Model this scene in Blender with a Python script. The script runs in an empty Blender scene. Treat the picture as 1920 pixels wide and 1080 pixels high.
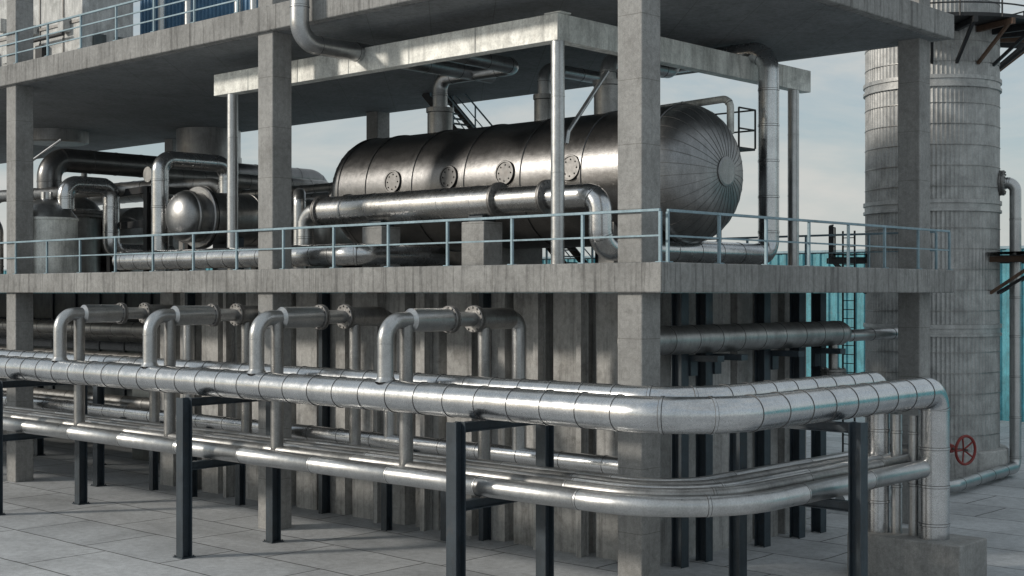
import bpy, bmesh, math, random
from mathutils import Vector, Matrix
random.seed(7)
scene=bpy.context.scene
COL=bpy.context.collection
EYE=6.46
# ------------------------------------------------------------------ materials
def newmat(name):
    m=bpy.data.materials.new(name); m.use_nodes=True
    nt=m.node_tree; b=nt.nodes['Principled BSDF']
    return m,nt,b
def N(nt,t,**kw):
    n=nt.nodes.new(t)
    for k,v in kw.items(): setattr(n,k,v)
    return n
def noise(nt,vec,scale,detail=5,rough=.6,dist=0):
    n=N(nt,'ShaderNodeTexNoise'); n.inputs['Scale'].default_value=scale
    n.inputs['Detail'].default_value=detail; n.inputs['Roughness'].default_value=rough
    n.inputs['Distortion'].default_value=dist
    if vec is not None: nt.links.new(vec,n.inputs['Vector'])
    return n.outputs['Fac']
def ramp(nt,fac,p0,c0,p1,c1):
    r=N(nt,'ShaderNodeValToRGB'); e=r.color_ramp.elements
    e[0].position=p0; e[0].color=(*c0,1) if len(c0)==3 else c0
    e[1].position=p1; e[1].color=(*c1,1) if len(c1)==3 else c1
    nt.links.new(fac,r.inputs['Fac']); return r.outputs['Color']
def g(v): return (v,v,v)
def mix(nt,mode,fac,a,b):
    m=N(nt,'ShaderNodeMix',data_type='RGBA',blend_type=mode)
    for s,i in ((fac,0),(a,6),(b,7)):
        if hasattr(s,'is_linked'): nt.links.new(s,m.inputs[i])
        elif isinstance(s,(tuple,list)): m.inputs[i].default_value=(*s,1)
        else: m.inputs[i].default_value=s
    return m.outputs[2]
def pos(nt,scale=(1,1,1)):
    gn=N(nt,'ShaderNodeNewGeometry'); mp=N(nt,'ShaderNodeMapping')
    mp.inputs['Scale'].default_value=scale
    nt.links.new(gn.outputs['Position'],mp.inputs['Vector']); return mp.outputs['Vector']
def bump(nt,h,strength,dist,b,prev=None):
    n=N(nt,'ShaderNodeBump'); n.inputs['Strength'].default_value=strength; n.inputs['Distance'].default_value=dist
    nt.links.new(h,n.inputs['Height'])
    if prev is not None: nt.links.new(prev,n.inputs['Normal'])
    nt.links.new(n.outputs[0],b.inputs['Normal']); return n.outputs[0]
def math_(nt,op,a,b=None,c=None):
    n=N(nt,'ShaderNodeMath',operation=op)
    for i,s in enumerate((a,b,c)):
        if s is None: continue
        if hasattr(s,'is_linked'): nt.links.new(s,n.inputs[i])
        else: n.inputs[i].default_value=s
    return n.outputs[0]

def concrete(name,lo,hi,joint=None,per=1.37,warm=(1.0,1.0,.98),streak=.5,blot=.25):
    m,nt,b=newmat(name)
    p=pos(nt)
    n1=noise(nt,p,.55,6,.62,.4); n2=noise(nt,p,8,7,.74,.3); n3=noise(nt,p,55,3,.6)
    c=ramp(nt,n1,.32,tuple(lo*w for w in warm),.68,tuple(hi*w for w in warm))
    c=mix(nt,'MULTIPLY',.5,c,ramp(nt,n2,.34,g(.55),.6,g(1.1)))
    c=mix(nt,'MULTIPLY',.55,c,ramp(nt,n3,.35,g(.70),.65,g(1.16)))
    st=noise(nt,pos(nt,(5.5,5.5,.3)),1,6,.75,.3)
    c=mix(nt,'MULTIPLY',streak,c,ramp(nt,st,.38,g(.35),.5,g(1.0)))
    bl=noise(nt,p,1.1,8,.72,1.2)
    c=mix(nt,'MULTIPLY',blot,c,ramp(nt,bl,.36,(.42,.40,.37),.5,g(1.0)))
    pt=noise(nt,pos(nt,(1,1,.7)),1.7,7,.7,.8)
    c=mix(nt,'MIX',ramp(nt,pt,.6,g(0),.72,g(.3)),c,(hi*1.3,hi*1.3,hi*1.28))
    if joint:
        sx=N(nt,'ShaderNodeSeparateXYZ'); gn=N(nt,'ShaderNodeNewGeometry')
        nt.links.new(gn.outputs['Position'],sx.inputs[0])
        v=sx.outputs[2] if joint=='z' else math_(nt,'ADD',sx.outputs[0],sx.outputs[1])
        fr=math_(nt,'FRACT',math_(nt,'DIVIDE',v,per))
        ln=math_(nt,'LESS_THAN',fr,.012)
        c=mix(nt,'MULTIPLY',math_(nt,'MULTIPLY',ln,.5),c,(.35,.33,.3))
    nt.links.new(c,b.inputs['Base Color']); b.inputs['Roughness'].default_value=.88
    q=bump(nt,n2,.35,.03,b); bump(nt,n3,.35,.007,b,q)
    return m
M_slab=concrete('concrete_slab',.24,.36,'xy',1.6,streak=.7)
M_col=concrete('concrete_column',.27,.37,'z',1.37,streak=.18)
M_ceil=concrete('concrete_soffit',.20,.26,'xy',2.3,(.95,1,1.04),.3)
M_wall=concrete('weathered_panel',.36,.54,None,1,(1.0,1,.98),.5,.4)

def metal(name,col,rlo,rhi,met=1.0,bs=.15,dirt=.5,fine=30,rust=0,vert=.7):
    m,nt,b=newmat(name)
    p=pos(nt)
    n1=noise(nt,p,1.3,6,.65,.5); n2=noise(nt,p,fine,4,.7); n3=noise(nt,p,5,5,.7)
    st=noise(nt,pos(nt,(6,6,.8)),1,5,.7)
    c=mix(nt,'MULTIPLY',dirt,col,ramp(nt,n1,.35,g(.55),.62,g(1.12)))
    c=mix(nt,'MULTIPLY',dirt*vert,c,ramp(nt,st,.34,g(.5),.55,g(1.05)))
    c=mix(nt,'MULTIPLY',.35,c,ramp(nt,n2,.38,g(.55),.62,g(1.15)))
    if rust:
        rr=ramp(nt,noise(nt,p,2.7,8,.75,.6),.58,g(0),.7,g(rust))
        c=mix(nt,'MIX',rr,c,(.16,.10,.06))
    nt.links.new(c,b.inputs['Base Color'])
    b.inputs['Metallic'].default_value=met
    r=ramp(nt,n3,.3,g(rlo),.72,g(rhi)); nt.links.new(r,b.inputs['Roughness'])
    q=bump(nt,n3,bs,.02,b); bump(nt,n2,bs*.6,.004,b,q)
    return m
M_clad=metal('aluminium_cladding',(.63,.645,.66),.19,.31,1,.08,.3,vert=.25)
M_pipe=metal('galvanised_pipe',(.54,.55,.555),.27,.42,.97,.09,.35,vert=.3)
M_exch=metal('exchanger_cladding',(.58,.58,.575),.22,.34,1,.1,.35,vert=.3)
M_dull=metal('dull_pipe',(.38,.38,.375),.32,.5,.92,.15,.55)
M_vessel=metal('dark_vessel_cladding',(.22,.22,.222),.28,.38,1,.18,.35,vert=.4)
M_dome=metal('tank_dome_cladding',(.34,.345,.35),.32,.44,1,.18,.45)
M_seam=metal('dark_seam',(.24,.24,.24),.4,.6,.9,.1,.5)
M_gap=metal('seam_shadow_line',(.10,.10,.10),.5,.7,.4,.1,.5)
M_beam=metal('galvanised_beam',(.84,.85,.81),.4,.65,.2,.2,.75,22,.25)
M_flange=metal('flange_steel',(.28,.275,.27),.4,.6,.9,.2,.6,40,.3)
M_hatch=metal('hatch_cover_steel',(.16,.16,.16),.4,.55,.9,.2,.5,40,.1)
M_tower=metal('tower_sheet',(.47,.475,.47),.42,.62,.45,.2,.65,20,.18,vert=.5)
M_rail=metal('rail_paint',(.27,.38,.44),.4,.6,.2,.1,.5,30,.2)
M_steel=metal('dark_painted_steel',(.042,.058,.073),.36,.58,.1,.1,.6,30,.2)
M_black=metal('black_steel',(.03,.032,.035),.45,.65,.2,.1,.5,30,.25)
M_rusty=metal('rusty_steel',(.16,.10,.07),.6,.8,.2,.3,.6,20,.9)
M_white=metal('white_panel_paint',(.60,.61,.60),.5,.7,0,.1,.8,25,.3)
M_blue=metal('blue_corrugated_paint',(.10,.22,.36),.45,.6,.1,.1,.5,25,.1)
M_grey=metal('grey_panel_paint',(.10,.12,.125),.5,.7,0,.1,.7,25,.3)
M_red=metal('red_paint',(.24,.025,.02),.4,.6,0,.1,.6,25,.3)
M_fence=metal('teal_corrugated_sheet',(.10,.36,.43),.4,.6,0,.1,.7,12,.45)
M_glass=metal('dark_window',(.02,.03,.04),.08,.15,0,.02,.2)

def ground_mat():
    m,nt,b=newmat('ground_pavers'); p=pos(nt)
    wob=N(nt,'ShaderNodeTexNoise'); wob.inputs['Scale'].default_value=.6; nt.links.new(p,wob.inputs['Vector'])
    vm=N(nt,'ShaderNodeVectorMath',operation='MULTIPLY_ADD'); nt.links.new(wob.outputs['Color'],vm.inputs[0]); vm.inputs[1].default_value=(.15,.15,0); nt.links.new(p,vm.inputs[2])
    br=N(nt,'ShaderNodeTexBrick'); nt.links.new(vm.outputs[0],br.inputs['Vector'])
    br.offset=.37; br.squash=1.35; br.squash_frequency=3
    br.inputs['Scale'].default_value=1; br.inputs['Brick Width'].default_value=3.4; br.inputs['Row Height'].default_value=2.2
    br.inputs['Mortar Size'].default_value=.034; br.inputs['Mortar Smooth'].default_value=.5
    br.inputs['Color1'].default_value=(.46,.48,.50,1); br.inputs['Color2'].default_value=(.55,.57,.59,1); br.inputs['Mortar'].default_value=(.11,.11,.11,1)
    n1=noise(nt,p,.35,7,.65,.6); n2=noise(nt,p,5,6,.7); n3=noise(nt,p,60,3,.7)
    c=mix(nt,'MULTIPLY',.65,br.outputs['Color'],ramp(nt,n1,.32,g(.62),.6,g(1.1)))
    c=mix(nt,'MULTIPLY',.55,c,ramp(nt,n2,.35,g(.65),.6,g(1.08)))
    c=mix(nt,'MULTIPLY',.6,c,ramp(nt,n3,.36,g(.45),.55,g(1.1)))
    sp=noise(nt,p,2.2,9,.8,1.5)
    c=mix(nt,'MIX',ramp(nt,sp,.58,g(0),.74,g(.6)),c,(.24,.225,.20))
    nt.links.new(c,b.inputs['Base Color']); b.inputs['Roughness'].default_value=.78
    q=bump(nt,br.outputs['Fac'],-.8,.04,b); q=bump(nt,n2,.35,.035,b,q); bump(nt,n3,.5,.01,b,q)
    return m
M_ground=ground_mat()

# ------------------------------------------------------------------ mesh helpers
def box(bm,x0,x1,y0,y1,z0,z1):
    v=[bm.verts.new((x,y,z)) for z in (z0,z1) for y in (y0,y1) for x in (x0,x1)]
    for f in ((0,2,3,1),(4,5,7,6),(0,1,5,4),(2,6,7,3),(0,4,6,2),(1,3,7,5)):
        bm.faces.new([v[i] for i in f])
def frame_of(d):
    d=d.normalized(); a=Vector((0,0,1)) if abs(d.z)<.9 else Vector((1,0,0))
    u=d.cross(a).normalized(); return u,d.cross(u).normalized()
def lathe(bm,o,axis,prof,seg=32,capa=True,capb=True,ridge=0,every=4):
    o=Vector(o); axis=Vector(axis).normalized(); u,w=frame_of(axis)
    rings=[]
    for s,r in prof:
        ring=[]
        for i in range(seg):
            a=2*math.pi*i/seg; rr=r+(ridge if (ridge and i%every==0 and r>.3) else 0)
            ring.append(bm.verts.new(o+axis*s+(u*math.cos(a)+w*math.sin(a))*rr))
        rings.append(ring)
    for A,B in zip(rings,rings[1:]):
        for i in range(seg):
            j=(i+1)%seg; f=bm.faces.new((A[i],B[i],B[j],A[j])); f.smooth=True
    for ok,k,rv in ((capa,0,False),(capb,-1,True)):
        if ok:
            vs=[bm.verts.new(v.co) for v in rings[k]]
            f=bm.faces.new(vs[::-1] if rv else vs)
def cyl(bm,p0,p1,r,seg=16,r1=None):
    p0=Vector(p0); p1=Vector(p1); lathe(bm,p0,p1-p0,[(0,r),((p1-p0).length,r if r1 is None else r1)],seg)
def bar(bm,p0,p1,w,h=None):
    h=h or w; p0=Vector(p0); p1=Vector(p1); d=(p1-p0).normalized()
    if abs(d.z)>.95: u=Vector((1,0,0)); v=Vector((0,1,0))
    else: u=d.cross(Vector((0,0,1))).normalized(); v=u.cross(d).normalized()
    q=[]
    for p in (p0,p1):
        for a,b in ((-1,-1),(1,-1),(1,1),(-1,1)): q.append(bm.verts.new(p+u*a*w/2+v*b*h/2))
    for f in ((0,1,2,3),(7,6,5,4),(0,4,5,1),(1,5,6,2),(2,6,7,3),(3,7,4,0)): bm.faces.new([q[i] for i in f])
def extrude_profile(bm,prof,p0,p1,u,v):
    p0=Vector(p0);p1=Vector(p1);u=Vector(u);v=Vector(v)
    A=[bm.verts.new(p0+u*a+v*b) for a,b in prof]; B=[bm.verts.new(p1+u*a+v*b) for a,b in prof]
    n=len(prof)
    for i in range(n): bm.faces.new((A[i],A[(i+1)%n],B[(i+1)%n],B[i]))
    bm.faces.new(A[::-1]); bm.faces.new(B)
def hprof(w,h,t=.03):
    a=w/2;b=h/2
    return [(-a,-b),(a,-b),(a,-b+t),(t/2,-b+t),(t/2,b-t),(a,b-t),(a,b),(-a,b),(-a,b-t),(-t/2,b-t),(-t/2,-b+t),(-a,-b+t)]
def path_samples(pts,bend):
    P=[Vector(p) for p in pts]; out=[P[0]]
    for i in range(1,len(P)-1):
        a,b,c=P[i-1],P[i],P[i+1]
        d1=(b-a).normalized(); d2=(c-b).normalized(); ang=d1.angle(d2)
        if ang<.02: out.append(b); continue
        bd=bend[i-1] if isinstance(bend,(list,tuple)) else bend
        t=min(bd*math.tan(ang/2),(b-a).length*.499 if i>1 else (b-a).length*.98,(c-b).length*.499 if i<len(P)-2 else (c-b).length*.98)
        R=t/math.tan(ang/2); s=b-d1*t
        n=d2-d1*d2.dot(d1); n.normalize(); k=max(5,int(ang/math.radians(6)))
        for j in range(k+1):
            th=ang*j/k; out.append(s+d1*R*math.sin(th)+n*R*(1-math.cos(th)))
    out.append(P[-1]); return out
def tube(bm,pts,r,bend=.5,seam=0,seg=24,off=.4,ridge=.01,sw=.045,cap=True):
    S=path_samples(pts,bend); L=[0]
    for a,b in zip(S,S[1:]): L.append(L[-1]+(b-a).length)
    T=[]
    for i in range(len(S)):
        a=S[max(0,i-1)]; b=S[min(len(S)-1,i+1)]
        la=(S[i]-a).length; lb=(b-S[i]).length
        if la>.45 and la>lb: T.append((S[i]-a).normalized())
        elif lb>.45: T.append((b-S[i]).normalized())
        else: T.append((b-a).normalized())
    st=[(l,0) for l in L]
    if seam:
        s=off
        while s<L[-1]-.1:
            st+=[(s-sw/2-.012,0),(s-sw/2,ridge),(s+sw/2,ridge),(s+sw/2+.012,0)]
            s+=seam*random.uniform(.97,1.03)
    st.sort()
    cl=[]
    for i,(l,rr) in enumerate(st):
        if rr==0 and cl and cl[-1][1]>0 and i+1<len(st) and any(q[1]>0 and q[0]-cl[-1][0]<=sw+.001 for q in st[i+1:i+3]): continue
        if cl and l-cl[-1][0]<1e-5: continue
        cl.append((l,rr))
    rings=[]; k=0; U=None; RR=[]
    for l,rr in cl:
        while k<len(L)-2 and L[k+1]<l: k+=1
        f=0 if L[k+1]==L[k] else (l-L[k])/(L[k+1]-L[k]); f=min(1,max(0,f))
        p=S[k].lerp(S[k+1],f)
        t=(S[k+1]-S[k]).normalized() if (L[k+1]-L[k]>.45) else T[k].lerp(T[k+1],f).normalized()
        if U is None: U=frame_of(t)[0]
        U=(U-t*U.dot(t)).normalized(); W=t.cross(U)
        rings.append([bm.verts.new(p+(U*math.cos(2*math.pi*i/seg)+W*math.sin(2*math.pi*i/seg))*(r+rr)) for i in range(seg)]); RR.append(rr)
    for q,(A,B) in enumerate(zip(rings,rings[1:])):
        step=abs(RR[q]-RR[q+1])>1e-6
        for i in range(seg):
            j=(i+1)%seg; f=bm.faces.new((A[i],A[j],B[j],B[i])); f.smooth=True
            if step: f.material_index=1
    if cap:
        bm.faces.new([bm.verts.new(v.co) for v in rings[0]][::-1]); bm.faces.new([bm.verts.new(v.co) for v in rings[-1]])
def flange(bm,o,axis,r,th=.09,bolts=12,pair=True):
    o=Vector(o); axis=Vector(axis).normalized(); u,w=frame_of(axis)
    R=r*1.0
    if pair:
        lathe(bm,o-axis*th*1.15,axis,[(0,R*.96),(.012,R),(th,R)],28); lathe(bm,o+axis*th*.15,axis,[(0,R),(th-.012,R),(th,R*.96)],28)
        lathe(bm,o-axis*th*.2,axis,[(0,R*.8),(th*.4,R*.8)],20)
    else: lathe(bm,o-axis*th/2,axis,[(0,R*.97),(.01,R),(th-.01,R),(th,R*.97)],36)
    for i in range(bolts):
        a=2*math.pi*i/bolts; c=o+(u*math.cos(a)+w*math.sin(a))*R*.86
        lathe(bm,c-axis*(th*1.6),axis,[(0,R*.055+.008),(th*3.2,R*.055+.008)],6)
ORG={}
def setp(o,parent,origin,label,cat,group,kind=None):
    o.location=Vector(origin)-(ORG[parent.name] if parent else Vector((0,0,0)))
    if parent: o.parent=parent
    ORG[o.name]=Vector(origin)
    if label: o['label']=label
    if cat: o['category']=cat
    if group: o['group']=group
    if kind: o['kind']=kind
def obj(name,bm,mat,parent=None,origin=(0,0,0),label=None,cat=None,group=None,kind=None,bevel=0):
    origin=Vector(origin)
    bmesh.ops.recalc_face_normals(bm,faces=bm.faces[:])
    bmesh.ops.translate(bm,verts=bm.verts[:],vec=-origin)
    me=bpy.data.meshes.new(name); bm.to_mesh(me); bm.free()
    for mm in (mat if isinstance(mat,list) else [mat]): me.materials.append(mm)
    me.set_sharp_from_angle(angle=math.radians(32))
    o=bpy.data.objects.new(name,me); COL.objects.link(o)
    setp(o,parent,origin,label,cat,group,kind)
    if bevel:
        md=o.modifiers.new('b','BEVEL'); md.width=bevel; md.segments=2; md.limit_method='ANGLE'
    return o
def empty(name,origin,label,cat,group=None):
    o=bpy.data.objects.new(name,None); o.empty_display_size=.3; COL.objects.link(o)
    setp(o,None,origin,label,cat,group); return o
def copy_thing(top,delta):
    n=top.copy(); COL.objects.link(n); n.location=top.location+Vector(delta)
    ORG[n.name]=ORG[top.name]+Vector(delta)
    for c in list(top.children):
        k=c.copy(); COL.objects.link(k); k.parent=n; ORG[k.name]=ORG[c.name]+Vector(delta)
    return n
def pipe(name,pts,r,bend=.5,seam=0,mat=None,label='',cat='pipe',group=None,parent=None,seg=24,off=.4,ridge=.01):
    bm=bmesh.new(); tube(bm,pts,r,bend,seam,seg,off,ridge)
    return obj(name,bm,[mat or M_pipe,M_gap],parent,pts[0],label if not parent else None,cat if not parent else None,group)

# ------------------------------------------------------------------ ground
bm=bmesh.new()
vs=[bm.verts.new(p) for p in ((-900,-900,0),(900,-900,0),(900,900,0),(-900,900,0))]; bm.faces.new(vs)
obj('ground',bm,M_ground,kind='structure')

# ------------------------------------------------------------------ concrete frame
DB,DT=6.46,7.10; UB,UT=13.56,14.25; XL=-62
bld=empty('concrete_frame_building',(0,0,0),'open grey concrete industrial frame with two decks on square columns','building')
def part(name,mat,parent,fn,origin=(0,0,0),bevel=0,label=None):
    bm=bmesh.new(); fn(bm); o=obj(name,bm,mat,parent,origin,bevel=bevel)
    if label: o['label']=label
    return o
def slab(bm,z0,z1):
    box(bm,XL,0,0,13.8,z0,z1)
part('deck_slab',M_slab,bld,lambda b:slab(b,DB,DT),(0,0,DB),.03)
part('deck_slab',M_slab,bld,lambda b:slab(b,UB,UT),(0,0,UB),.03)
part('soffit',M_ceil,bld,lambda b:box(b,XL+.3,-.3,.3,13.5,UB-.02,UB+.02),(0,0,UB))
h=.33
for cx,cy in ((-.92,.46),(-13.42,.46),(-27.55,.46),(-41.6,.46),(-.92,13.2),(-23.5,13.3),(-37.5,13.3)):
    part('column',M_col,bld,lambda b:box(b,cx-h,cx+h,cy-h,cy+h,-.05,DB+.02),(cx,cy,0),.03)
    part('column',M_col,bld,lambda b:box(b,cx-h,cx+h,cy-h,cy+h,DT-.02,UB+.02),(cx,cy,DT),.03)
    part('column',M_col,bld,lambda b:box(b,cx-h,cx+h,cy-h,cy+h,UT-.02,19),(cx,cy,UT),.03)
# ------------------------------------------------------------------ railings
def railing(start,d,n,step,z,name_label,tail=0,extra=False):
    s=Vector(start); d=Vector(d)
    e=empty('railing',s,name_label,'railing','railings along the decks')
    L=n*step+tail
    bm=bmesh.new(); bar(bm,s+Vector((0,0,1.08)),s+d*L+Vector((0,0,1.08)),.065,.06); obj('top_rail',bm,M_rail,e,s,bevel=.008)
    for hh in ((.36,.72) if extra else (.55,)):
        bm=bmesh.new(); bar(bm,s+Vector((0,0,hh)),s+d*L+Vector((0,0,hh)),.038,.038); obj('middle_rail',bm,M_rail,e,s)
    bm=bmesh.new(); bar(bm,s+Vector((0,0,.0)),s+Vector((0,0,1.05)),.058,.058); box(bm,s.x-.08,s.x+.08,s.y-.08,s.y+.08,s.z-.005,s.z+.015)
    p0=obj('post',bm,M_rail,e,s)
    for i in range(1,n+1):
        k=p0.copy(); COL.objects.link(k); k.parent=e; k.location=d*step*i
    return e
railing((-.09,.09,DT),(-1,0,0),22,2.08,DT,'pale blue-grey steel railing on the front edge of the concrete deck')
railing((-.09,.35,DT),(0,1,0),7,1.9,DT,'pale blue-grey steel railing on the side edge of the concrete deck')
railing((-.5,13.7,DT),(-1,0,0),16,2.08,DT,'steel railing on the rear edge of the concrete deck')
railing((-14.6,.09,UT),(-1,0,0),16,2.08,UT,'pale blue-grey steel railing on the edge of the upper deck',extra=True)

# ------------------------------------------------------------------ sheet wall under deck
def fold_wall(bm,x0,x1,y,z0,z1,axis='x'):
    prof=[]; x=x0; rnd=random.Random(3)
    while x<x1-.05:
        w=rnd.uniform(.7,1.0); rc=rnd.uniform(.28,.45); w=min(w,x1-x)
        prof+=[(x,0),(x+w,0)]
        if x+w<x1-.6: prof+=[(x+w+.02,.42),(x+w+rc,.42),(x+w+rc+.03,.0)]
        x+=w+rc+.03
    prof.append((x1,0))
    out=[prof[0]]
    for q in prof[1:]:
        if q[0]>out[-1][0]+.001: out.append(q)
    A=[];B=[]
    for a,dd in out:
        p=(a,y+dd) if axis=='x' else (y-dd,a)
        A.append(bm.verts.new((p[0],p[1],z0))); B.append(bm.verts.new((p[0],p[1],z1)))
    for i in range(len(A)-1): bm.faces.new((A[i],A[i+1],B[i+1],B[i]))
    return out
wl=empty('folded_panel_wall',(-12,3.2,0),'weathered grey folded panel wall standing under the concrete deck','wall')
bm=bmesh.new(); fold_wall(bm,-23.2,-2.6,3.2,0,DB-.003); obj('wall_panel',bm,M_wall,wl,(-12,3.2,0))
bm=bmesh.new(); fold_wall(bm,3.2,10.2,-2.6,0,DB-.003,'y'); obj('wall_panel',bm,M_wall,wl,(-2.6,7,0))
bm=bmesh.new(); box(bm,-23.2,-3.1,3.75,10.2,0,DB-.004); obj('wall_core',bm,M_wall,wl,(-12,7,0))
for i,x in enumerate((-21.2,-19.1,-16.4,-14.4,-12.0,-10.1,-7.9,-6.0,-4.6,-3.3)):
    bm=bmesh.new(); extrude_profile(bm,hprof(.16,.3,.02),(x,3.02,0),(x,3.02,DB-.005),(1,0,0),(0,1,0))
    obj('wall_rib',bm,M_wall if i%3 else M_steel,wl,(x,3.02,0))
for y in (3.6,4.6,7.2,8.9,10.0):
    bm=bmesh.new(); extrude_profile(bm,hprof(.3,.3,.03),(-2.1,y,0),(-2.1,y,DB-.006),(0,1,0),(1,0,0))
    obj('steel_column',bm,M_steel,None,(-2.1,y,0),'dark painted steel I column beside the panel wall','steel column','dark steel columns by the panel wall',bevel=.006)
for x in (-22.2,-20.0,-17.5,-10.9,-8.6):
    bm=bmesh.new(); extrude_profile(bm,hprof(.22,.22,.025),(x,2.3,0),(x,2.3,2.35),(1,0,0),(0,1,0))
    box(bm,x-.09,x+.09,.95,2.4,2.24,2.38)
    obj('steel_stub_post',bm,M_steel,None,(x,2.3,0),'short dark steel post with an arm carrying a low pipe','steel post','short steel posts before the panel wall',bevel=.006)
for y in (3.9,4.9,7.5,9.6):
    bm=bmesh.new(); box(bm,-2.0,-1.15,y-.14,y+.14,4.85,4.99); box(bm,-2.0,-1.9,y-.14,y+.14,4.5,4.85)
    obj('pipe_bracket',bm,M_steel,None,(-1.6,y,4.9),'dark steel bracket carrying the side wall pipe','bracket','brackets under the side wall pipe')
db=empty('grey_plant_building',(-45,10,0),'dark grey panel building beneath the concrete deck','building')
bm=bmesh.new(); box(bm,-62,-31.5,9.2,13.4,-.01,DB-.01); obj('wall',bm,M_grey,db,(-45,10,0))
for x in range(-61,-31,2):
    bm=bmesh.new(); box(bm,x-.05,x+.05,9.1,9.198,0,DB-.02); obj('wall_batten',bm,M_steel,db,(x,9.15,0))
bm=bmesh.new(); box(bm,-62,-31.5,9.12,9.197,4.0,5.3); obj('window_band',bm,M_glass,db,(-45,9.15,4))
bm=bmesh.new(); box(bm,-30.2,-25.0,6.5,9.5,-.01,3.4); box(bm,-30,-25.2,6.45,6.497,.4,3.2); obj('plant_cabinet',bm,M_grey,None,(-27.5,8,0),'dark grey metal cabinet standing beneath the deck','cabinet',bevel=.02)

# ------------------------------------------------------------------ pipe rack
def rack(front,rear,ax):
    e=empty('pipe_rack',(front[0],front[1],0),'dark blue-grey steel pipe support with two legs and crossbars','pipe rack','steel pipe racks')
    u=(1,0,0) if ax=='y' else (0,1,0); v=(0,1,0) if ax=='y' else (1,0,0)
    for k,p in enumerate((front,rear)):
        bm=bmesh.new(); extrude_profile(bm,hprof(.28,.28,.03),(p[0],p[1],.0),(p[0],p[1],3.9 if k==0 else 3.88),u,v)
        box(bm,p[0]-.2,p[0]+.2,p[1]-.2,p[1]+.2,0,.025)
        for a in (-.16,.16):
            for b in (-.16,.16): lathe(bm,(p[0]+a,p[1]+b,.02),(0,0,1),[(0,.02),(.04,.02)],6)
        obj('leg',bm,M_steel,e,(p[0],p[1],0),bevel=.005)
    for z in (3.78,2.22):
        bm=bmesh.new()
        a=Vector((front[0],front[1],z)); b=Vector((rear[0],rear[1],z)); d=(b-a).normalized()
        uu=d.cross(Vector((0,0,1)))
        extrude_profile(bm,hprof(.18,.2,.022),a+d*.12,b-d*.12,uu,(0,0,1)); obj('crossbar',bm,M_steel,e,a,bevel=.004)
    return e
r1=rack((-2.36,-3.62),(-2.44,-.85),'y')
copy_thing(r1,(-9.35,0,0)); copy_thing(r1,(-18.85,0,0)); copy_thing(r1,(-28.3,0,0))
rack((3.55,1.7),(.75,1.7),'x')
rb=rack((-24.4,1.6),(-24.4,4.6),'y'); copy_thing(rb,(-5,.0,0)); copy_thing(rb,(-9.5,0,0))

# ------------------------------------------------------------------ rack pipes
ZM=4.26
GRP='metal clad pipes on the pipe rack'
pipe('insulated_pipe',[(-60,-3.06,ZM),(3.12,-3.06,ZM),(3.12,5.95,ZM),(3.12,5.95,1.0)],.335,[1.7,.42],.86,M_clad,'thick shiny aluminium clad pipe bending round the corner on the rack',group=GRP,seg=48,ridge=.013)
pipe('insulated_pipe',[(-60,-1.75,ZM+.16),(1.8,-1.75,ZM+.16),(1.8,5.9,ZM+.16),(1.8,5.9,1.0)],.25,[1.3,.32],.8,M_clad,'silver clad pipe running behind the thick corner pipe',group=GRP,seg=32,ridge=.012)
ZL=2.56
pipe('insulated_pipe',[(-60,-2.95,ZL),(3.0,-2.95,ZL),(3.0,6.6,ZL)],.2,[2.4],2.6,M_pipe,'smooth galvanised pipe on the lower level of the rack',group=GRP,seg=32,ridge=.006)
for i,(o,r) in enumerate(((-2.46,.13),(-2.02,.13),(-1.6,.13),(-1.2,.13))):
    pipe('steel_pipe',[(-60,o,ZL+.12),(-o,o,ZL+.12),(-o,6.4,ZL+.12)],r,[2.0-.3*i],3.1,M_pipe if i%2 else M_dull,'thin galvanised pipe in the lower bundle on the rack',group=GRP,seg=20,ridge=.005)
pipe('insulated_pipe',[(-60,1.2,2.6),(-1.4,1.2,2.6)],.21,.5,1.3,M_clad,'clad pipe running under the deck before the panel wall',group='clad pipes beneath the deck',seg=28)
for yy,zz,rr in ((2.1,4.1,.17),(2.7,4.1,.17),(3.6,2.6,.22),(4.2,4.1,.2),(2.4,2.6,.16),(3.2,5.2,.25),(5.4,4.9,.3)):
    pipe('insulated_pipe',[(-60,yy,zz),(-23.7,yy,zz)],rr,.5,1.3,M_dull,'dull pipe running under the deck beside the panel wall',group='clad pipes beneath the deck')
pipe('steel_pipe',[(2.2,6.0,3.7),(2.2,6.0,1.0)],.12,.3,1.2,M_pipe,'thin vertical pipe standing on the concrete plinth',group='vertical pipes on the plinth')
pipe('steel_pipe',[(2.62,6.0,3.7),(2.62,6.0,1.0)],.12,.3,1.2,M_pipe,'thin vertical pipe standing on the concrete plinth',group='vertical pipes on the plinth')
bm=bmesh.new(); box(bm,1.3,4.0,5.35,6.75,-.02,1.0)
obj('concrete_plinth',bm,M_col,None,(2.6,6,0),'low weathered concrete plinth holding four vertical pipes','plinth',bevel=.03)

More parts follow.
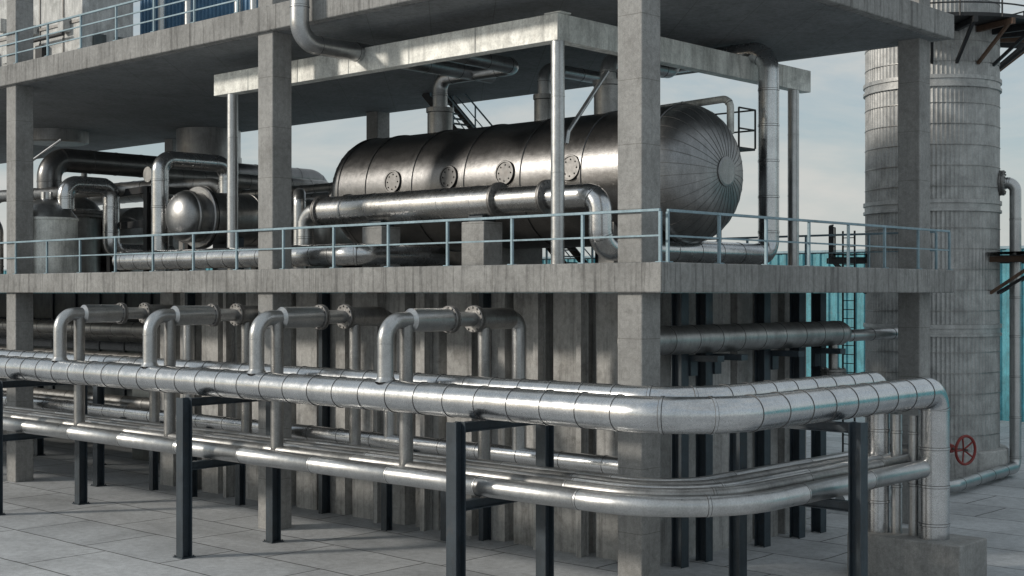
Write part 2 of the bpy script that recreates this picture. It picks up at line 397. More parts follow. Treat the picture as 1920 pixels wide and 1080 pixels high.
# loop exchangers beneath the deck
ZE=5.86
def exchanger_loop(x):
    e=empty('flanged_pipe_loop',(x,-3.06,ZM),'silver flanged pipe loop rising from the thick rack pipe','pipe loop','flanged pipe loops under the deck')
    def P(nm,fn,mat,o=(x,-3.06,ZM)):
        bm=bmesh.new(); fn(bm); return obj(nm,bm,mat,e,o)
    P('riser_pipe',lambda b:(tube(b,[(x,-3.06,ZM+.2),(x,-3.06,ZE),(x,-2.35,ZE)],.18,.42,0,28),lathe(b,(x,-3.06,ZM+.3),(0,0,1),[(0,.24),(.06,.2),(.1,.181)],28,False,False),lathe(b,(x,-3.06,ZM+1.1),(0,0,1),[(0,.181),(.003,.19),(.03,.19),(.033,.181)],28,False,False)),M_pipe)
    P('exchanger_body',lambda b:lathe(b,(x,-2.42,ZE),(0,1,0),[(0,.14),(.1,.26),(1.25,.26)],28),M_pipe)
    P('exchanger_body',lambda b:lathe(b,(x,-.28,ZE),(0,1,0),[(0,.25),(1.15,.25),(1.25,.17)],28),M_dull)
    P('spool_pipe',lambda b:lathe(b,(x,-1.2,ZE),(0,1,0),[(0,.17),(.95,.17)],24),M_pipe)
    P('flange',lambda b:flange(b,(x,-1.12,ZE),(0,1,0),.31,.06,12),M_flange)
    P('flange',lambda b:flange(b,(x,-.32,ZE),(0,1,0),.31,.06,12),M_flange)
    P('drop_pipe',lambda b:tube(b,[(x,.9,ZE),(x,1.2,ZE),(x,1.2,2.7)],.175,.28,0,24),M_pipe)
    P('drop_pipe',lambda b:tube(b,[(x,-2.46,ZE-.1),(x,-2.46,2.7)],.155,.3,0,20),M_dull)
    P('drop_pipe',lambda b:tube(b,[(x,.0,ZE-.2),(x,.0,2.5)],.15,.3,0,20),M_dull)
    return e
l1=exchanger_loop(-5.04)
for k in (1,2,3): copy_thing(l1,(-4.52*k,0,0))

# side wall pipe
sp=empty('side_wall_pipe',(-1.6,2.2,5.4),'dark clad pipe on brackets along the side panel wall','pipe')
bm=bmesh.new(); tube(bm,[(-1.6,1.0,5.38),(-1.6,10.2,5.38)],.33,.3,.95,32); obj('insulated_run',bm,[M_dull,M_gap],sp,(-1.6,2.2,5.4))
bm=bmesh.new(); lathe(bm,(-1.6,10.2,5.38),(0,1,0),[(0,.33),(.2,.27),(.3,.15)],28); obj('end_cap',bm,M_dull,sp,(-1.6,10.2,5.38))
bm=bmesh.new(); tube(bm,[(-1.6,10.4,5.3),(-1.6,14.6,5.3),(-1.6,14.6,2)],.16,.4,1.2,20); obj('branch_pipe',bm,[M_pipe,M_gap],sp,(-1.6,10.4,5.3))
vv=empty('valve_stub',(-1.8,10.6,3.6),'small flanged vertical valve below the side wall pipe','valve')
bm=bmesh.new(); tube(bm,[(-1.6,9.9,5.3),(-1.6,9.9,3.2)],.13,.3,0,16); obj('stub_pipe',bm,M_dull,vv,(-1.6,9.9,3.2))
for z in (4.35,4.0):
    bm=bmesh.new(); flange(bm,(-1.6,9.9,z),(0,0,1),.34,.07,10); obj('flange',bm,M_flange,vv,(-1.6,9.9,z))

# ------------------------------------------------------------------ big vessel
VZ=9.49; VY=6.0; VR=1.78; XA=-15.3; XB=-3.55
v=empty('horizontal_tank',(-10,VY,DT),'large dark metal clad horizontal tank with domed ends on concrete saddles','tank')
def dome(depth,rmax,steps=14):
    return [(depth*math.sin(t),rmax*math.cos(t)) for t in [math.pi/2*i/steps*.985 for i in range(steps+1)]]
bm=bmesh.new()
lathe(bm,(XA,VY,VZ),(1,0,0),[((XB-XA)*i/59,VR) for i in range(60)],96,False,False)
obj('shell',bm,M_vessel,v,(-10,VY,VZ))
def gored(o,ax,depth,n):
    bm=bmesh.new(); P=dome(depth,VR,18); lathe(bm,o,ax,P,128,False,True)
    O=Vector(o); A=Vector(ax); u,w=frame_of(A)
    for k in range(n):
        a=2*math.pi*(k+.5)/n; dr=u*math.cos(a)+w*math.sin(a); tg=A.cross(dr); prev=None
        for s,r in P[:-2]:
            nn=(A*s/(depth*depth)+dr*r/(VR*VR)).normalized()
            c=O+A*s+dr*r; ww=.005+.005*r/VR
            q=[bm.verts.new(c-tg*ww-nn*.01),bm.verts.new(c-tg*ww+nn*.007),bm.verts.new(c+tg*ww+nn*.007),bm.verts.new(c+tg*ww-nn*.01)]
            if prev:
                for i in range(3):
                    f=bm.faces.new((prev[i],prev[i+1],q[i+1],q[i])); f.material_index=1
            prev=q
    return bm
obj('domed_end',gored((XB,VY,VZ),(1,0,0),1.17,32),[M_dome,M_seam],v,(XB,VY,VZ))
obj('domed_end',gored((XA,VY,VZ),(-1,0,0),.95,32),[M_vessel,M_seam],v,(XA,VY,VZ))
bm=bmesh.new(); lathe(bm,(XB+1.13,VY,VZ),(1,0,0),[(0,.38),(.04,.38),(.05,.35),(.055,.32)],36); obj('hub_plate',bm,M_dome,v,(XB+1.1,VY,VZ))
for x in (-15.25,-14.0,-12.0,-9.9,-7.8,-5.7,-3.6):
    bm=bmesh.new(); lathe(bm,(x-.06,VY,VZ),(1,0,0),[(0,VR+.001),(.01,VR+.03),(.11,VR+.03),(.12,VR+.001)],96,False,False); obj('cladding_band',bm,M_vessel,v,(x,VY,VZ))
for x in (-12.75,-10.45,-8.3,-6.0):
    bm=bmesh.new(); o=Vector((x,VY-VR-.0,VZ+.2)); ax=Vector((0,-1,.11)).normalized()
    lathe(bm,o,ax,[(0,.34),(.035,.34),(.045,.33),(.045,.29),(.02,.285),(.02,.27)],36,False,True)
    uu,ww=frame_of(ax)
    for k in range(8):
        a=2*math.pi*k/8; c=o+(uu*math.cos(a)+ww*math.sin(a))*.22; cyl(bm,c+ax*.01,c+ax*.05,.022,6)
    obj('manway_cover',bm,M_hatch,v,o)
for x in (-14.2,-9.9,-5.2):
    bm=bmesh.new()
    pts=[(VY-1.3,DT),(VY+1.3,DT)]+[(VY+1.3*math.cos(a),VZ-math.sqrt(max(0,(VR+.0)**2-(1.3*math.cos(a))**2))) for a in [math.pi*i/16 for i in range(17)]]
    A=[bm.verts.new((x-.25,a,b)) for a,b in pts]; B=[bm.verts.new((x+.25,a,b)) for a,b in pts]
    bm.faces.new(A); bm.faces.new(B[::-1])
    for i in range(len(pts)): j=(i+1)%len(pts); bm.faces.new((A[i],A[j],B[j],B[i]))
    obj('saddle',bm,M_col,v,(x,VY,DT))
for x,r,zt in ((-12.6,.38,12.0),(-8.45,.28,12.0),(-6.17,.38,12.15)):
    bm=bmesh.new(); lathe(bm,(x,VY,VZ+VR-.15),(0,0,1),[(0,r*1.0),(zt-VZ-VR,r*1.0),(zt-VZ-VR+.02,r*1.1),(zt-VZ-VR+.15,r*1.1)],28); obj('nozzle',bm,M_dull,v,(x,VY,VZ+VR))
NG='pipes rising from the tank nozzles'
pipe('insulated_pipe',[(-12.6,6,12.0),(-12.6,6,12.9),(-9.5,6,12.9),(-9.5,2.6,12.95)],.22,.36,.9,M_pipe,'clad pipe rising from a tank nozzle and turning',group=NG)
pipe('insulated_pipe',[(-8.45,6,12.0),(-8.45,6,12.75),(-8.45,9.5,12.75),(-8.45,9.5,13.6)],.18,.36,.9,M_pipe,'clad pipe rising from a tank nozzle and turning',group=NG)
pipe('insulated_pipe',[(-6.17,6,12.0),(-6.17,6,12.75),(-6.17,9.0,12.75),(-6.17,9,13.6)],.22,.36,.9,M_pipe,'clad pipe rising from a tank nozzle and turning',group=NG)
pipe('steel_pipe',[(-8.6,8.0,11.5),(-3.6,8.0,11.65),(-3.6,8.0,10.7)],.1,.25,1.5,M_beam,'thin silver pipe looping over the tank end',seg=16)

# ------------------------------------------------------------------ exchanger in front of the tank
EX=empty('long_heat_exchanger',(-10,2.6,DT),'long shiny horizontal cylinder with bolted flanges on concrete piers','heat exchanger')
EZ=8.8;EYY=2.6
bm=bmesh.new()
pr=[(0,.36),(.05,.41),(1.0,.41),(1.001,.42)]
for s in (2.2,3.6,5.0,6.2): pr+=[(s-.03,.42),(s-.024,.428),(s+.024,.428),(s+.03,.42)]
lathe(bm,(-13.9,EYY,EZ),(1,0,0),pr+[(6.9,.42)],44); obj('shell',bm,M_exch,EX,(-10,EYY,EZ))
bm=bmesh.new(); lathe(bm,(-7.0,EYY,EZ),(1,0,0),[(0,.33),(1.65,.33)],32); obj('spool_pipe',bm,M_exch,EX,(-6.9,EYY,EZ))
for x,r,th in ((-13.9,.48,.06),(-12.8,.455,.03),(-6.98,.475,.045),(-5.35,.45,.05)):
    bm=bmesh.new(); flange(bm,(x,EYY,EZ),(1,0,0),r,th,18 if th>.04 else 0); obj('flange',bm,M_flange if x!=-12.8 else M_exch,EX,(x,EYY,EZ))
for x in (-11.45,-7.6):
    bm=bmesh.new(); box(bm,x-.4,x+.4,EYY-.35,EYY+.35,DT-.01,8.28); obj('pier',bm,M_col,EX,(x,EYY,DT),bevel=.02)
    bm=bmesh.new(); box(bm,x-.25,x+.25,EYY-.25,EYY+.25,8.275,8.43); obj('pad',bm,M_steel,EX,(x,EYY,8.36))
pipe('insulated_pipe',[(-5.3,2.6,EZ),(-3.7,2.6,EZ),(-3.7,2.6,7.52),(-3.7,10.05,7.52),(-3.7,10.05,13.2),(-8.5,10.05,13.2)],.29,[.4,.45,.42,.55],1.0,M_clad,'silver clad pipe rising from the exchanger to the upper deck',seg=36)
pipe('insulated_pipe',[(-13.9,2.6,EZ),(-14.75,2.6,EZ),(-14.75,2.6,7.5),(-18.5,2.6,7.5)],.25,.45,1.0,M_pipe,'silver pipe elbow dropping from the exchanger end',seg=28)

# ------------------------------------------------------------------ canopy frame
cf=empty('steel_canopy_frame',(-4.3,1.8,DT),'pale galvanised box beam frame on round posts above the tank','steel frame')
BZ0,BZ1=12.42,13.06
bm=bmesh.new(); box(bm,-17.9,-4.2,1.62,1.98,BZ0,BZ1)
for x in (-16.2,-13.9,-11.7,-9.3,-6.9): box(bm,x-.012,x+.012,1.605,1.70,BZ0+.01,BZ1-.01)
obj('front_beam',bm,M_beam,cf,(-11,1.8,BZ0),bevel=.01)
bm=bmesh.new(); box(bm,-4.55,-4.203,1.985,13.2,BZ0,BZ1)
for y in (4.2,6.7,9.3,11.6): box(bm,-4.25,-4.19,y-.012,y+.012,BZ0+.01,BZ1-.01)
obj('side_beam',bm,M_beam,cf,(-4.4,7,BZ0),bevel=.01)
bm=bmesh.new(); box(bm,-4.6,-4.1,1.6,2.0,BZ1+.002,BZ1+.03); obj('corner_plate',bm,M_beam,cf,(-4.4,1.8,BZ1))
for px,py in ((-4.35,1.8),(-17.2,1.8),(-4.38,12.5)):
    bm=bmesh.new(); cyl(bm,(px,py,DT),(px,py,BZ0+.01),.165,28); cyl(bm,(px,py,DT),(px,py,DT+.03),.28,24)
    for z in (9.3,11.1): lathe(bm,(px,py,z),(0,0,1),[(0,.166),(.004,.172),(.03,.172),(.034,.166)],28,False,False)
    obj('post',bm,M_pipe,cf,(px,py,DT))
bm=bmesh.new(); tube(bm,[(-4.2,1.95,10.0),(-4.2,2.02,10.3),(-4.2,3.5,11.9)],.055,.06,0,12); obj('brace_arm',bm,M_pipe,cf,(-4.2,1.95,10))

# ------------------------------------------------------------------ left equipment on deck
pipe('insulated_pipe',[(-22.9,1.5,7.5),(-11.2,1.5,7.5),(-11.2,4.6,7.5)],.3,.5,.8,M_clad,'silver clad pipe lying along the deck behind the railing',seg=28)
pipe('insulated_pipe',[(-30,2.9,8.0),(-30,2.9,11.4),(-30,15.8,11.4),(-30,15.8,9)],.44,.7,1.1,M_vessel,'thick dark clad pipe high across the deck',seg=32)
pipe('insulated_pipe',[(-26,4.5,10.7),(-26,13,10.7),(-26,13,7.2)],.28,.5,1.0,M_dull,'dull clad pipe crossing between the small vessels',seg=24)
pipe('insulated_pipe',[(-31.5,1.4,7.2),(-31.5,1.4,10.0),(-24.2,6.5,10.4),(-24.2,6.5,7.2)],.22,.5,1.0,M_dull,'dull clad pipe crossing between the small vessels',seg=24)
pipe('insulated_pipe',[(-22.9,3,7.1),(-22.9,3,10.95),(-22.9,5.7,10.95),(-22.9,5.7,9.0)],.29,.45,.9,M_clad,'silver clad upside down U shaped pipe on the deck',seg=28)
pipe('insulated_pipe',[(-27.4,2.1,9.4),(-27.4,2.1,10.3),(-27.4,3.9,10.3),(-27.4,3.9,7.95),(-27.4,6.4,7.95)],.3,.42,.9,M_clad,'silver clad pipe looping from the cone topped tank',seg=28)
d=empty('small_horizontal_drum',(-21,2.6,DT),'dull grey horizontal drum with domed end and wide flange','drum')
bm=bmesh.new(); lathe(bm,(-21.3,2.9,8.95),(0,-1,0),dome(.5,.84,12),40,True,True); obj('domed_end',bm,M_dome,d,(-21.3,2.9,8.95))
bm=bmesh.new(); lathe(bm,(-21.3,2.9,8.95),(0,1,0),[(0,.84),(.04,.87),(.08,.87),(.12,.84),(.5,.84)],40); lathe(bm,(-21.3,3.75,8.95),(0,1,0),[(0,.85),(1.6,.85),(1.61,.87),(1.66,.87),(1.67,.85),(5.2,.85)],40); obj('shell',bm,M_dull,d,(-21.3,3,8.95))
bm=bmesh.new(); lathe(bm,(-21.3,3.36,8.95),(0,1,0),[(0,1.0),(.03,1.04),(.12,1.04),(.125,.98),(.16,.98),(.165,1.04),(.26,1.04),(.29,1.0)],48); obj('flange',bm,M_dome,d,(-21.3,3.5,8.95))
for y in (4.6,7.6):
    bm=bmesh.new(); box(bm,-21.9,-20.7,y-.2,y+.2,DT,8.3); obj('saddle',bm,M_steel,d,(-21.3,y,DT))
t=empty('cone_topped_tank',(-27.6,2.2,DT),'small upright grey tank with conical top','tank')
bm=bmesh.new(); lathe(bm,(-28.0,1.7,DT),(0,0,1),[(0,1.05),(1.9,1.05),(1.91,1.09),(1.99,1.09),(2.0,1.05)],48); obj('shell',bm,M_beam,t,(-28,1.7,DT))
bm=bmesh.new(); lathe(bm,(-28.0,1.7,DT+2.01),(0,0,1),[(0,1.05),(.4,.72),(.62,.35),(.66,.2),(.9,.2)],48); obj('cone_top',bm,M_pipe,t,(-28,1.7,DT+2.01))
t2=empty('upright_vessel',(-31,4,DT),'dark upright vessel standing among the deck pipes','vessel')
bm=bmesh.new(); lathe(bm,(-32.3,4.9,DT),(0,0,1),[(0,1.3),(2.6,1.3),(2.9,1.1),(3.1,.7),(3.15,.2)],48); obj('shell',bm,M_dull,t2,(-32.3,4.9,DT))
bm=bmesh.new(); flange(bm,(-32.3,4.9,DT+2.4),(0,0,1),1.5,.1,24); obj('flange',bm,M_flange,t2,(-32.3,4.9,DT+2.4))
for (x,y,z,r,l) in ((-24.8,8.2,8.6,1.0,5),(-38,7,8.4,1.1,6.5),(-33,10.5,9.6,.8,5),(-24,11.6,8.3,.95,7),(-45,11.2,8.9,1.4,8)):
    bm=bmesh.new(); lathe(bm,(x,y,z),(1,0,0),[(0,r*.2),(.12,r*.7),(.3,r*.95),(.45,r),(l,r),(l+.2,r*.9),(l+.4,r*.6),(l+.45,r*.2)],40)
    for k in (1,l-1): box(bm,x+k-.15,x+k+.15,y-r*.7,y+r*.7,DT,z-r*.5)
    obj('storage_vessel',bm,M_dull,None,(x,y,DT),'dull grey horizontal vessel lying behind other pipes','vessel','horizontal vessels at the rear of the deck')
bm=bmesh.new(); lathe(bm,(-33.4,12.3,12.0),(0,0,1),[(0,1.25),(.05,1.42),(.35,1.42),(.36,1.38),(1.57,1.38)],48); obj('hanging_duct',bm,M_dull,None,(-33.4,12.3,12),'round grey duct hanging from the upper deck soffit','duct','round ducts under the upper deck')
bm=bmesh.new(); lathe(bm,(-38.6,8.0,13.0),(0,0,1),[(0,1.2),(.05,1.35),(.55,1.35)],48); obj('hanging_duct',bm,M_dull,None,(-38.6,8,13),'round grey duct hanging from the upper deck soffit','duct','round ducts under the upper deck')
fr=empty('equipment_frame',(-25.5,4.5,DT),'dark steel frame between the small vessels','steel frame')
for (x,y) in ((-25.2,4.0),(-25.2,7.2),(-28.6,4.6),(-28.6,8)):
    bm=bmesh.new(); extrude_profile(bm,hprof(.22,.22,.02),(x,y,DT),(x,y,10.2),(1,0,0),(0,1,0)); obj('leg',bm,M_black,fr,(x,y,DT))
for a,b in (((-25.2,4,10.1),(-25.2,7.2,10.1)),((-28.6,4.6,10.1),(-25.2,4,10.1)),((-28.6,8,10.1),(-25.2,7.2,10.1)),((-28.6,4.6,8.9),(-25.2,4,8.9))):
    bm=bmesh.new(); bar(bm,a,b,.16,.24); obj('beam',bm,M_black,fr,a)
pipe('steel_pipe',[(-29.3,1.0,7.2),(-29.3,1.0,10.6),(-27.9,2.2,11.9)],.05,.2,0,M_pipe,'thin bent pipe rising beside the tank',seg=10)
pipe('steel_pipe',[(-33.9,6.6,7.2),(-33.9,6.6,11.7),(-33.9,9,11.7)],.12,.3,0,M_dull,'thin grey pipe rising among the vessels',seg=14)
pipe('insulated_pipe',[(-20.5,8.5,7.2),(-20.5,8.5,10.1),(-18.0,10.5,10.1),(-18,10.5,7.2)],.24,.45,.9,M_dull,'dull clad pipe bending behind the drum',seg=24)
pipe('insulated_pipe',[(-17.4,4.5,7.2),(-17.4,4.5,9.6),(-19.9,6.5,9.6)],.2,.4,.9,M_pipe,'silver pipe elbow beside the tank end',seg=24)
pipe('insulated_pipe',[(-35,10.5,10.4),(-17.6,10.5,10.4)],.2,.45,.9,M_dull,'dull clad pipe running along the rear of the deck',seg=24)
pipe('insulated_pipe',[(-45,3.1,9.2),(-34.5,3.1,9.2),(-34.5,3.1,7.2)],.3,.45,.9,M_dull,'dull clad pipe running along the deck',seg=24)
pipe('insulated_pipe',[(-24.6,9.8,7.2),(-24.6,9.8,9.9),(-22.0,9.8,9.9),(-22,9.8,7.2)],.3,.5,.9,M_pipe,'silver clad arch pipe behind the small drum',seg=24)
pipe('insulated_pipe',[(-25.6,3.1,7.55),(-17.2,3.1,7.55)],.24,.5,.9,M_dull,'dull clad pipe lying on the deck beneath the drum',seg=24)
pipe('insulated_pipe',[(-50,12.6,11.2),(-31.5,12.6,11.2),(-31.5,12.6,7.2)],.5,.7,1.1,M_dull,'thick dull clad duct pipe along the rear of the deck',seg=28)
pipe('insulated_pipe',[(-11.25,-.42,22),(-11.25,-.42,12.95),(-11.25,6.8,12.95)],.25,.55,1.3,M_pipe,'silver pipe dropping past the upper deck edge and turning beneath it',seg=28)

# stair
stt=empty('steel_stair',(-14,11.4,DT),'dark steel stair rising to the upper deck behind the tank','stair')
x0,z0,x1,z1=-18.4,UB,-11.6,DT
for y in (10.9,12.0):
    bm=bmesh.new(); bar(bm,(x0,y,z0),(x1,y,z1),.05,.26); obj('stringer',bm,M_black,stt,(x0,y,z0))
    bm=bmesh.new(); bar(bm,(x0,y,z0+.9),(x1,y,z1+.95),.045)
    bar(bm,(x0,y,z0+.45),(x1,y,z1+.5),.03)
    for k in range(6):
        f=(k+.3)/6; p=Vector((x0+(x1-x0)*f,y,z0+(z1-z0)*f)); bar(bm,p,p+Vector((0,0,.93)),.04)
    obj('handrail',bm,M_rail,stt,(x0,y,z0))
bm=bmesh.new()
for k in range(30):
    f=(k+.5)/30; X=x0+(x1-x0)*f; Z=z0+(z1-z0)*f; box(bm,X-.13,X+.13,10.92,11.98,Z,Z+.03)
obj('treads',bm,M_black,stt,(x0,11.4,z0))
cw=empty('tank_catwalk',(-4,8.2,DT),'dark steel catwalk railing behind the tank top','catwalk')
bm=bmesh.new(); box(bm,-9,-3.4,8.1,8.9,10.3,10.36); obj('platform',bm,M_black,cw,(-6,8.5,10.3))
bm=bmesh.new()
for z in (10.85,11.4): bar(bm,(-9,8.9,z),(-3.4,8.9,z),.04); bar(bm,(-3.4,8.1,z),(-3.4,8.9,z),.04)
for x in (-9,-7.6,-6.2,-4.8,-3.4): bar(bm,(x,8.9,10.35),(x,8.9,11.4),.04)
bar(bm,(-3.4,8.1,10.35),(-3.4,8.1,11.4),.04)
obj('guard_rail',bm,M_black,cw,(-6,8.9,10.4))
bm=bmesh.new()
for x in (-8.8,-4.5): bar(bm,(x,8.8,DT),(x,8.8,10.3),.1)
obj('support_leg',bm,M_black,cw,(-6,8.8,DT))

# ------------------------------------------------------------------ upper deck building
ub=empty('rooftop_plant_building',(-35,3.4,UT),'white panel plant room with small boxes on the upper deck','building')
bm=bmesh.new(); box(bm,-60,-28.2,3.2,5.3,UT-.01,19.5); obj('wall',bm,M_white,ub,(-40,4,UT))
for x in (-29.5,-31.2,-33.0,-34.8,-36.6,-38.5,-41.5):
    bm=bmesh.new(); box(bm,x-.04,x+.04,3.16,3.198,UT,19.4); obj('panel_seam',bm,M_flange,ub,(x,3.18,UT))
bm=bmesh.new(); box(bm,-60,-28.2,3.15,3.197,16.3,16.4); obj('panel_trim',bm,M_flange,ub,(-40,3.18,16.3))
for x,z,w,hh in ((-30.8,14.9,.5,.8),(-33.2,15.3,.7,.5),(-34.6,14.8,.4,1.1),(-29.2,16.0,.4,.5),(-36.8,15.2,.6,.7),(-31.8,16.2,.9,.35),(-28.8,14.5,.5,.6),(-32.2,14.4,.5,.35),(-35.7,16.5,.7,.6),(-33.9,16.6,.4,.5)):
    bm=bmesh.new(); box(bm,x-w/2,x+w/2,2.9,3.197,z,z+hh); obj('wall_box',bm,M_black if hh>.55 else M_white,ub,(x,3,z),bevel=.02)
for y in (3.6,4.5):
    bm=bmesh.new(); box(bm,-28.198,-28.05,y,y+.5,15.0,15.9); obj('wall_box',bm,M_grey,ub,(-28.1,y,15),bevel=.02)
bm=bmesh.new(); tube(bm,[(-34.8,2.9,14.7),(-31.6,2.9,14.7),(-31.6,2.9,15.9),(-29.0,2.9,15.9)],.07,.2,0,12); obj('wall_conduit',bm,M_black,ub,(-34.8,2.9,14.7))
ub2=empty('blue_corrugated_shed',(-24,8,UT),'blue corrugated metal shed on the upper deck','shed')
bm=bmesh.new()
A=[];B=[]
for i in range(80):
    x=-32+.25*i
    for dx,dy in ((0,0),(.09,0),(.125,.07),(.215,.07)):
        A.append(bm.verts.new((x+dx,8-dy,UT))); B.append(bm.verts.new((x+dx,8-dy,19)))
for i in range(len(A)-1): bm.faces.new((A[i],A[i+1],B[i+1],B[i]))
obj('wall',bm,M_blue,ub2,(-24,8,UT))
for x in (-28,-23,-18,-14):
    bm=bmesh.new(); box(bm,x-.9,x+.9,7.8,7.92,UT+.3,UT+2.6); obj('door',bm,M_glass,ub2,(x,7.85,UT))
for x in (-27.2,-25.5,-22.5,-21.6,-19.5):
    bm=bmesh.new(); cyl(bm,(x,5.9,UT),(x,5.9,19),.15,20); obj('vent_pipe',bm,M_pipe,None,(x,5.9,UT),'grey vertical pipe on the upper deck before the blue shed','pipe','vertical pipes on the upper deck')

# ------------------------------------------------------------------ tower
TX,TY,TR=-5.5,23.9,2.3
tw=empty('process_tower',(TX,TY,0),'tall round grey ribbed metal tower with band rings','tower')
bm=bmesh.new(); lathe(bm,(TX,TY,.9),(0,0,1),[(0,TR),(26,TR)],288,False,True,.03,3); obj('ribbed_shell',bm,M_tower,tw,(TX,TY,.9))
bm=bmesh.new(); lathe(bm,(TX,TY,-.02),(0,0,1),[(0,2.62),(.95,2.62),(1.0,2.56)],64); obj('base',bm,M_wall,tw,(TX,TY,0))
RB=(5.15,9.5,13.8,18.1)
for z in RB:
    bm=bmesh.new(); lathe(bm,(TX,TY,z-.22),(0,0,1),[(0,TR+.03),(0.01,TR+.1),(.1,TR+.1),(.11,TR+.05),(.28,TR+.05),(.29,TR+.1),(.42,TR+.1),(.43,TR+.03)],96,False,False); obj('ring_band',bm,M_tower,tw,(TX,TY,z))
z=1.5
while z<22:
    if min(abs(z-q) for q in RB)>.35:
        bm=bmesh.new(); lathe(bm,(TX,TY,z),(0,0,1),[(0,TR+.015),(.004,TR+.045),(.024,TR+.045),(.028,TR+.015)],96,False,False); obj('strap',bm,M_dull,tw,(TX,TY,z))
    z+=.72
def ringplat(z,r0,r1,a0,a1,rail=True,nb=12):
    e=empty('tower_platform',(TX,TY,z),'dark steel platform with brackets around the round tower','platform','platforms on the tower')
    n=28; bm=bmesh.new(); I=[];O=[];I2=[];O2=[]
    for i in range(n+1):
        a=a0+(a1-a0)*i/n; c,s=math.cos(a),math.sin(a)
        I.append(bm.verts.new((TX+r0*c,TY+r0*s,z))); O.append(bm.verts.new((TX+r1*c,TY+r1*s,z)))
        I2.append(bm.verts.new((TX+r0*c,TY+r0*s,z+.12))); O2.append(bm.verts.new((TX+r1*c,TY+r1*s,z+.12)))
    for i in range(n):
        bm.faces.new((I[i],O[i],O[i+1],I[i+1])); bm.faces.new((I2[i],I2[i+1],O2[i+1],O2[i])); bm.faces.new((O[i],O2[i],O2[i+1],O[i+1]))
    obj('grating',bm,M_black,e,(TX,TY,z))
    for i in range(nb):
        a=a0+(a1-a0)*(i+.5)/nb; c,s=math.cos(a),math.sin(a)
        bm=bmesh.new(); bar(bm,(TX+r0*c,TY+r0*s,z-.12),(TX+(r1+.1)*c,TY+(r1+.1)*s,z-.12),.14,.2); bar(bm,(TX+r0*c,TY+r0*s,z-1.3),(TX+(r1-.1)*c,TY+(r1-.1)*s,z-.15),.1,.1)
        obj('bracket',bm,M_rusty if i%3==0 else M_black,e,(TX,TY,z-1))
    if rail:
        bm=bmesh.new()
        P=[Vector((TX+r1*math.cos(a0+(a1-a0)*i/n),TY+r1*math.sin(a0+(a1-a0)*i/n),z)) for i in range(n+1)]
        for hh in (.45,.8,1.15):
            for a,b in zip(P,P[1:]): bar(bm,a+Vector((0,0,hh)),b+Vector((0,0,hh)),.045)
        for p in P[::3]: bar(bm,p,p+Vector((0,0,1.15)),.045)
        obj('guard_rail',bm,M_black,e,(TX,TY,z))
    return e
ringplat(15.7,TR+.02,3.9,math.radians(-95),math.radians(110),True,10)
ringplat(7.75,TR+.02,4.3,math.radians(-14),math.radians(60),True,5)
ringplat(7.75,TR+.02,3.6,math.radians(190),math.radians(225),True,3)
tp=empty('tower_side_pipe',(-2.9,24.6,0),'flanged galvanised pipe running down beside the round tower','pipe')
ax=Vector((.95,.31,0)).normalized()
n0=Vector((TX,TY,10.35))+ax*2.2
bm=bmesh.new(); e1=Vector((TX,TY,10.35))+ax*2.85; tube(bm,[n0,e1,Vector((e1.x,e1.y,.3)),(-2.35,19.0,.3),(-3.4,13.5,.3)],.2,.3,1.4,24); obj('pipe_run',bm,[M_pipe,M_gap],tp,n0)
bm=bmesh.new(); flange(bm,n0+ax*.2,ax,.45,.08,14); obj('flange',bm,M_flange,tp,n0)
ld=empty('steel_ladder',(-6.5,19.6,0),'thin dark steel ladder standing beside the round tower','ladder')
bm=bmesh.new()
for x in (-6.85,-6.4): bar(bm,(x,19.9,0),(x,19.9,8.6),.05)
obj('stile',bm,M_black,ld,(-6.5,19.9,0))
bm=bmesh.new()
for k in range(27): bar(bm,(-6.85,19.9,.3+.31*k),(-6.4,19.9,.3+.31*k),.03)
obj('rungs',bm,M_black,ld,(-6.5,19.9,.3))
# red valve
rv=empty('red_wheel_valve',(2.2,9.2,0),'pipe valve with a red spoked hand wheel','valve')
o=Vector((2.48,9.0,2.65)); ax=Vector((.96,-.28,0)).normalized(); uu,ww=frame_of(ax)
bm=bmesh.new()
P=[o+(uu*math.cos(a)+ww*math.sin(a))*.34 for a in [2*math.pi*i/32 for i in range(33)]]
for a,b in zip(P,P[1:]): cyl(bm,a,b,.036,8)
for k in range(5):
    a=2*math.pi*k/5; cyl(bm,o-ax*.06,o+(uu*math.cos(a)+ww*math.sin(a))*.33,.022,8)
obj('hand_wheel',bm,M_red,rv,o)
bm=bmesh.new(); cyl(bm,o+ax*.1,o-ax*.75,.03,10); obj('stem',bm,M_flange,rv,o)
bm=bmesh.new(); lathe(bm,o-ax*1.0,ax,[(0,.1),(.15,.2),(.35,.2),(.5,.12),(.6,.1)],20); obj('bonnet',bm,M_red,rv,o)
bm=bmesh.new(); c=o-ax*1.0; tube(bm,[(c.x+.25,c.y,2.5),(.2,c.y,2.5),(.2,c.y,0)],.16,.3,1.0,20); flange(bm,(c.x-.3,c.y,2.5),(1,0,0),.28,.06,10); obj('valve_body',bm,M_dull,rv,c)

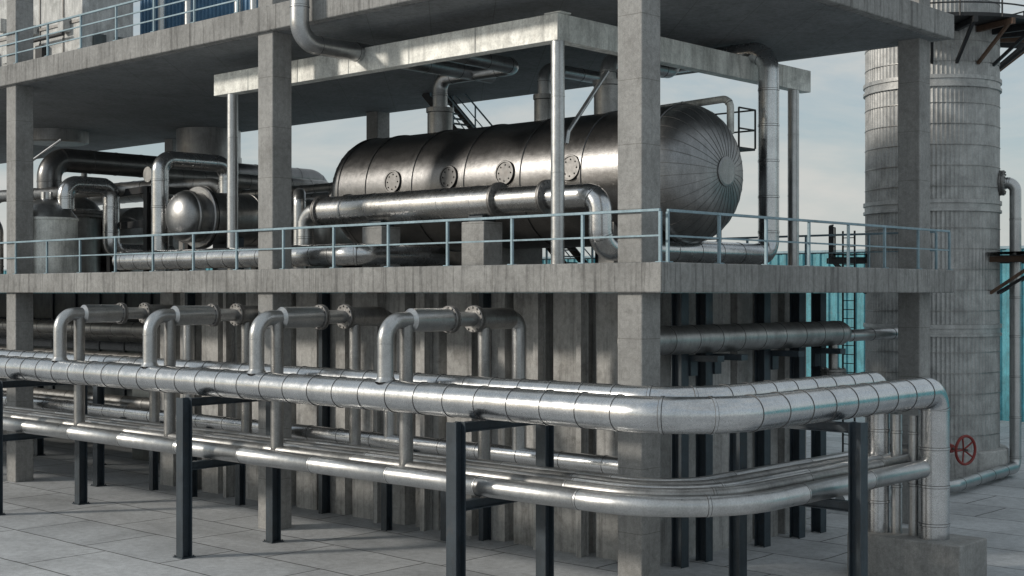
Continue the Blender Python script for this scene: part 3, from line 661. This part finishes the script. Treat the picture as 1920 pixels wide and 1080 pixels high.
# ------------------------------------------------------------------ teal fence
fn=empty('corrugated_fence',(-20,45,0),'tall teal corrugated metal fence beyond the plant','fence')
bm=bmesh.new(); A=[];B=[]; x=-170
prof=((0,0),(.18,0),(.26,.1),(.46,.1))
while x<60:
    for dx,dy in prof:
        A.append(bm.verts.new((x+dx,45-dy,0))); B.append(bm.verts.new((x+dx,45-dy,8.7)))
    x+=.54
for i in range(len(A)-1): bm.faces.new((A[i],A[i+1],B[i+1],B[i]))
obj('fence_sheet',bm,M_fence,fn,(-20,45,0))
bm=bmesh.new(); bar(bm,(-170,44.95,8.75),(60,44.95,8.75),.16,.14)
obj('cap_rail',bm,M_rail,fn,(-20,45,8.7))

# ------------------------------------------------------------------ camera
cam=bpy.data.cameras.new('camera'); co=bpy.data.objects.new('camera',cam); COL.objects.link(co)
co.location=(16.85,-22.94,EYE); co.rotation_euler=(math.radians(90),0,math.atan2(.6756,.7373))
cam.sensor_width=36; cam.lens=36*2575/1920; cam.shift_y=9/1920; cam.clip_end=3000
scene.camera=co

# ------------------------------------------------------------------ light
sd=Vector((-.55,-.80,.0)).normalized(); el=math.radians(22)
sv=Vector((sd.x*math.cos(el),sd.y*math.cos(el),math.sin(el)))
sun=bpy.data.lights.new('sun','SUN'); sun.energy=2.3; sun.angle=math.radians(5); sun.color=(1,.92,.81)
so=bpy.data.objects.new('sun',sun); COL.objects.link(so); so.rotation_euler=sv.to_track_quat('Z','Y').to_euler()
w=bpy.data.worlds.new('World'); scene.world=w; w.use_nodes=True; nt=w.node_tree
bg=nt.nodes['Background']; sky=N(nt,'ShaderNodeTexSky',sky_type='NISHITA'); sky.sun_disc=False
sky.sun_elevation=el; sky.sun_rotation=math.atan2(sd.x,sd.y); sky.air_density=1.2; sky.dust_density=1.0
tc=N(nt,'ShaderNodeTexCoord'); mp=N(nt,'ShaderNodeMapping'); mp.inputs['Scale'].default_value=(1,1,4); nt.links.new(tc.outputs['Generated'],mp.inputs['Vector'])
cl=noise(nt,mp.outputs['Vector'],3.2,9,.6,.5)
base=mix(nt,'MIX',.75,sky.outputs[0],(2.6,3.2,3.65))
fac=ramp(nt,cl,.40,g(.03),.62,g(.9))
c=mix(nt,'MIX',fac,base,(4.5,4.5,4.3))
nt.links.new(c,bg.inputs['Color']); bg.inputs['Strength'].default_value=.14
scene.view_settings.view_transform='Standard'; scene.view_settings.look='None'
scene.view_settings.exposure=0
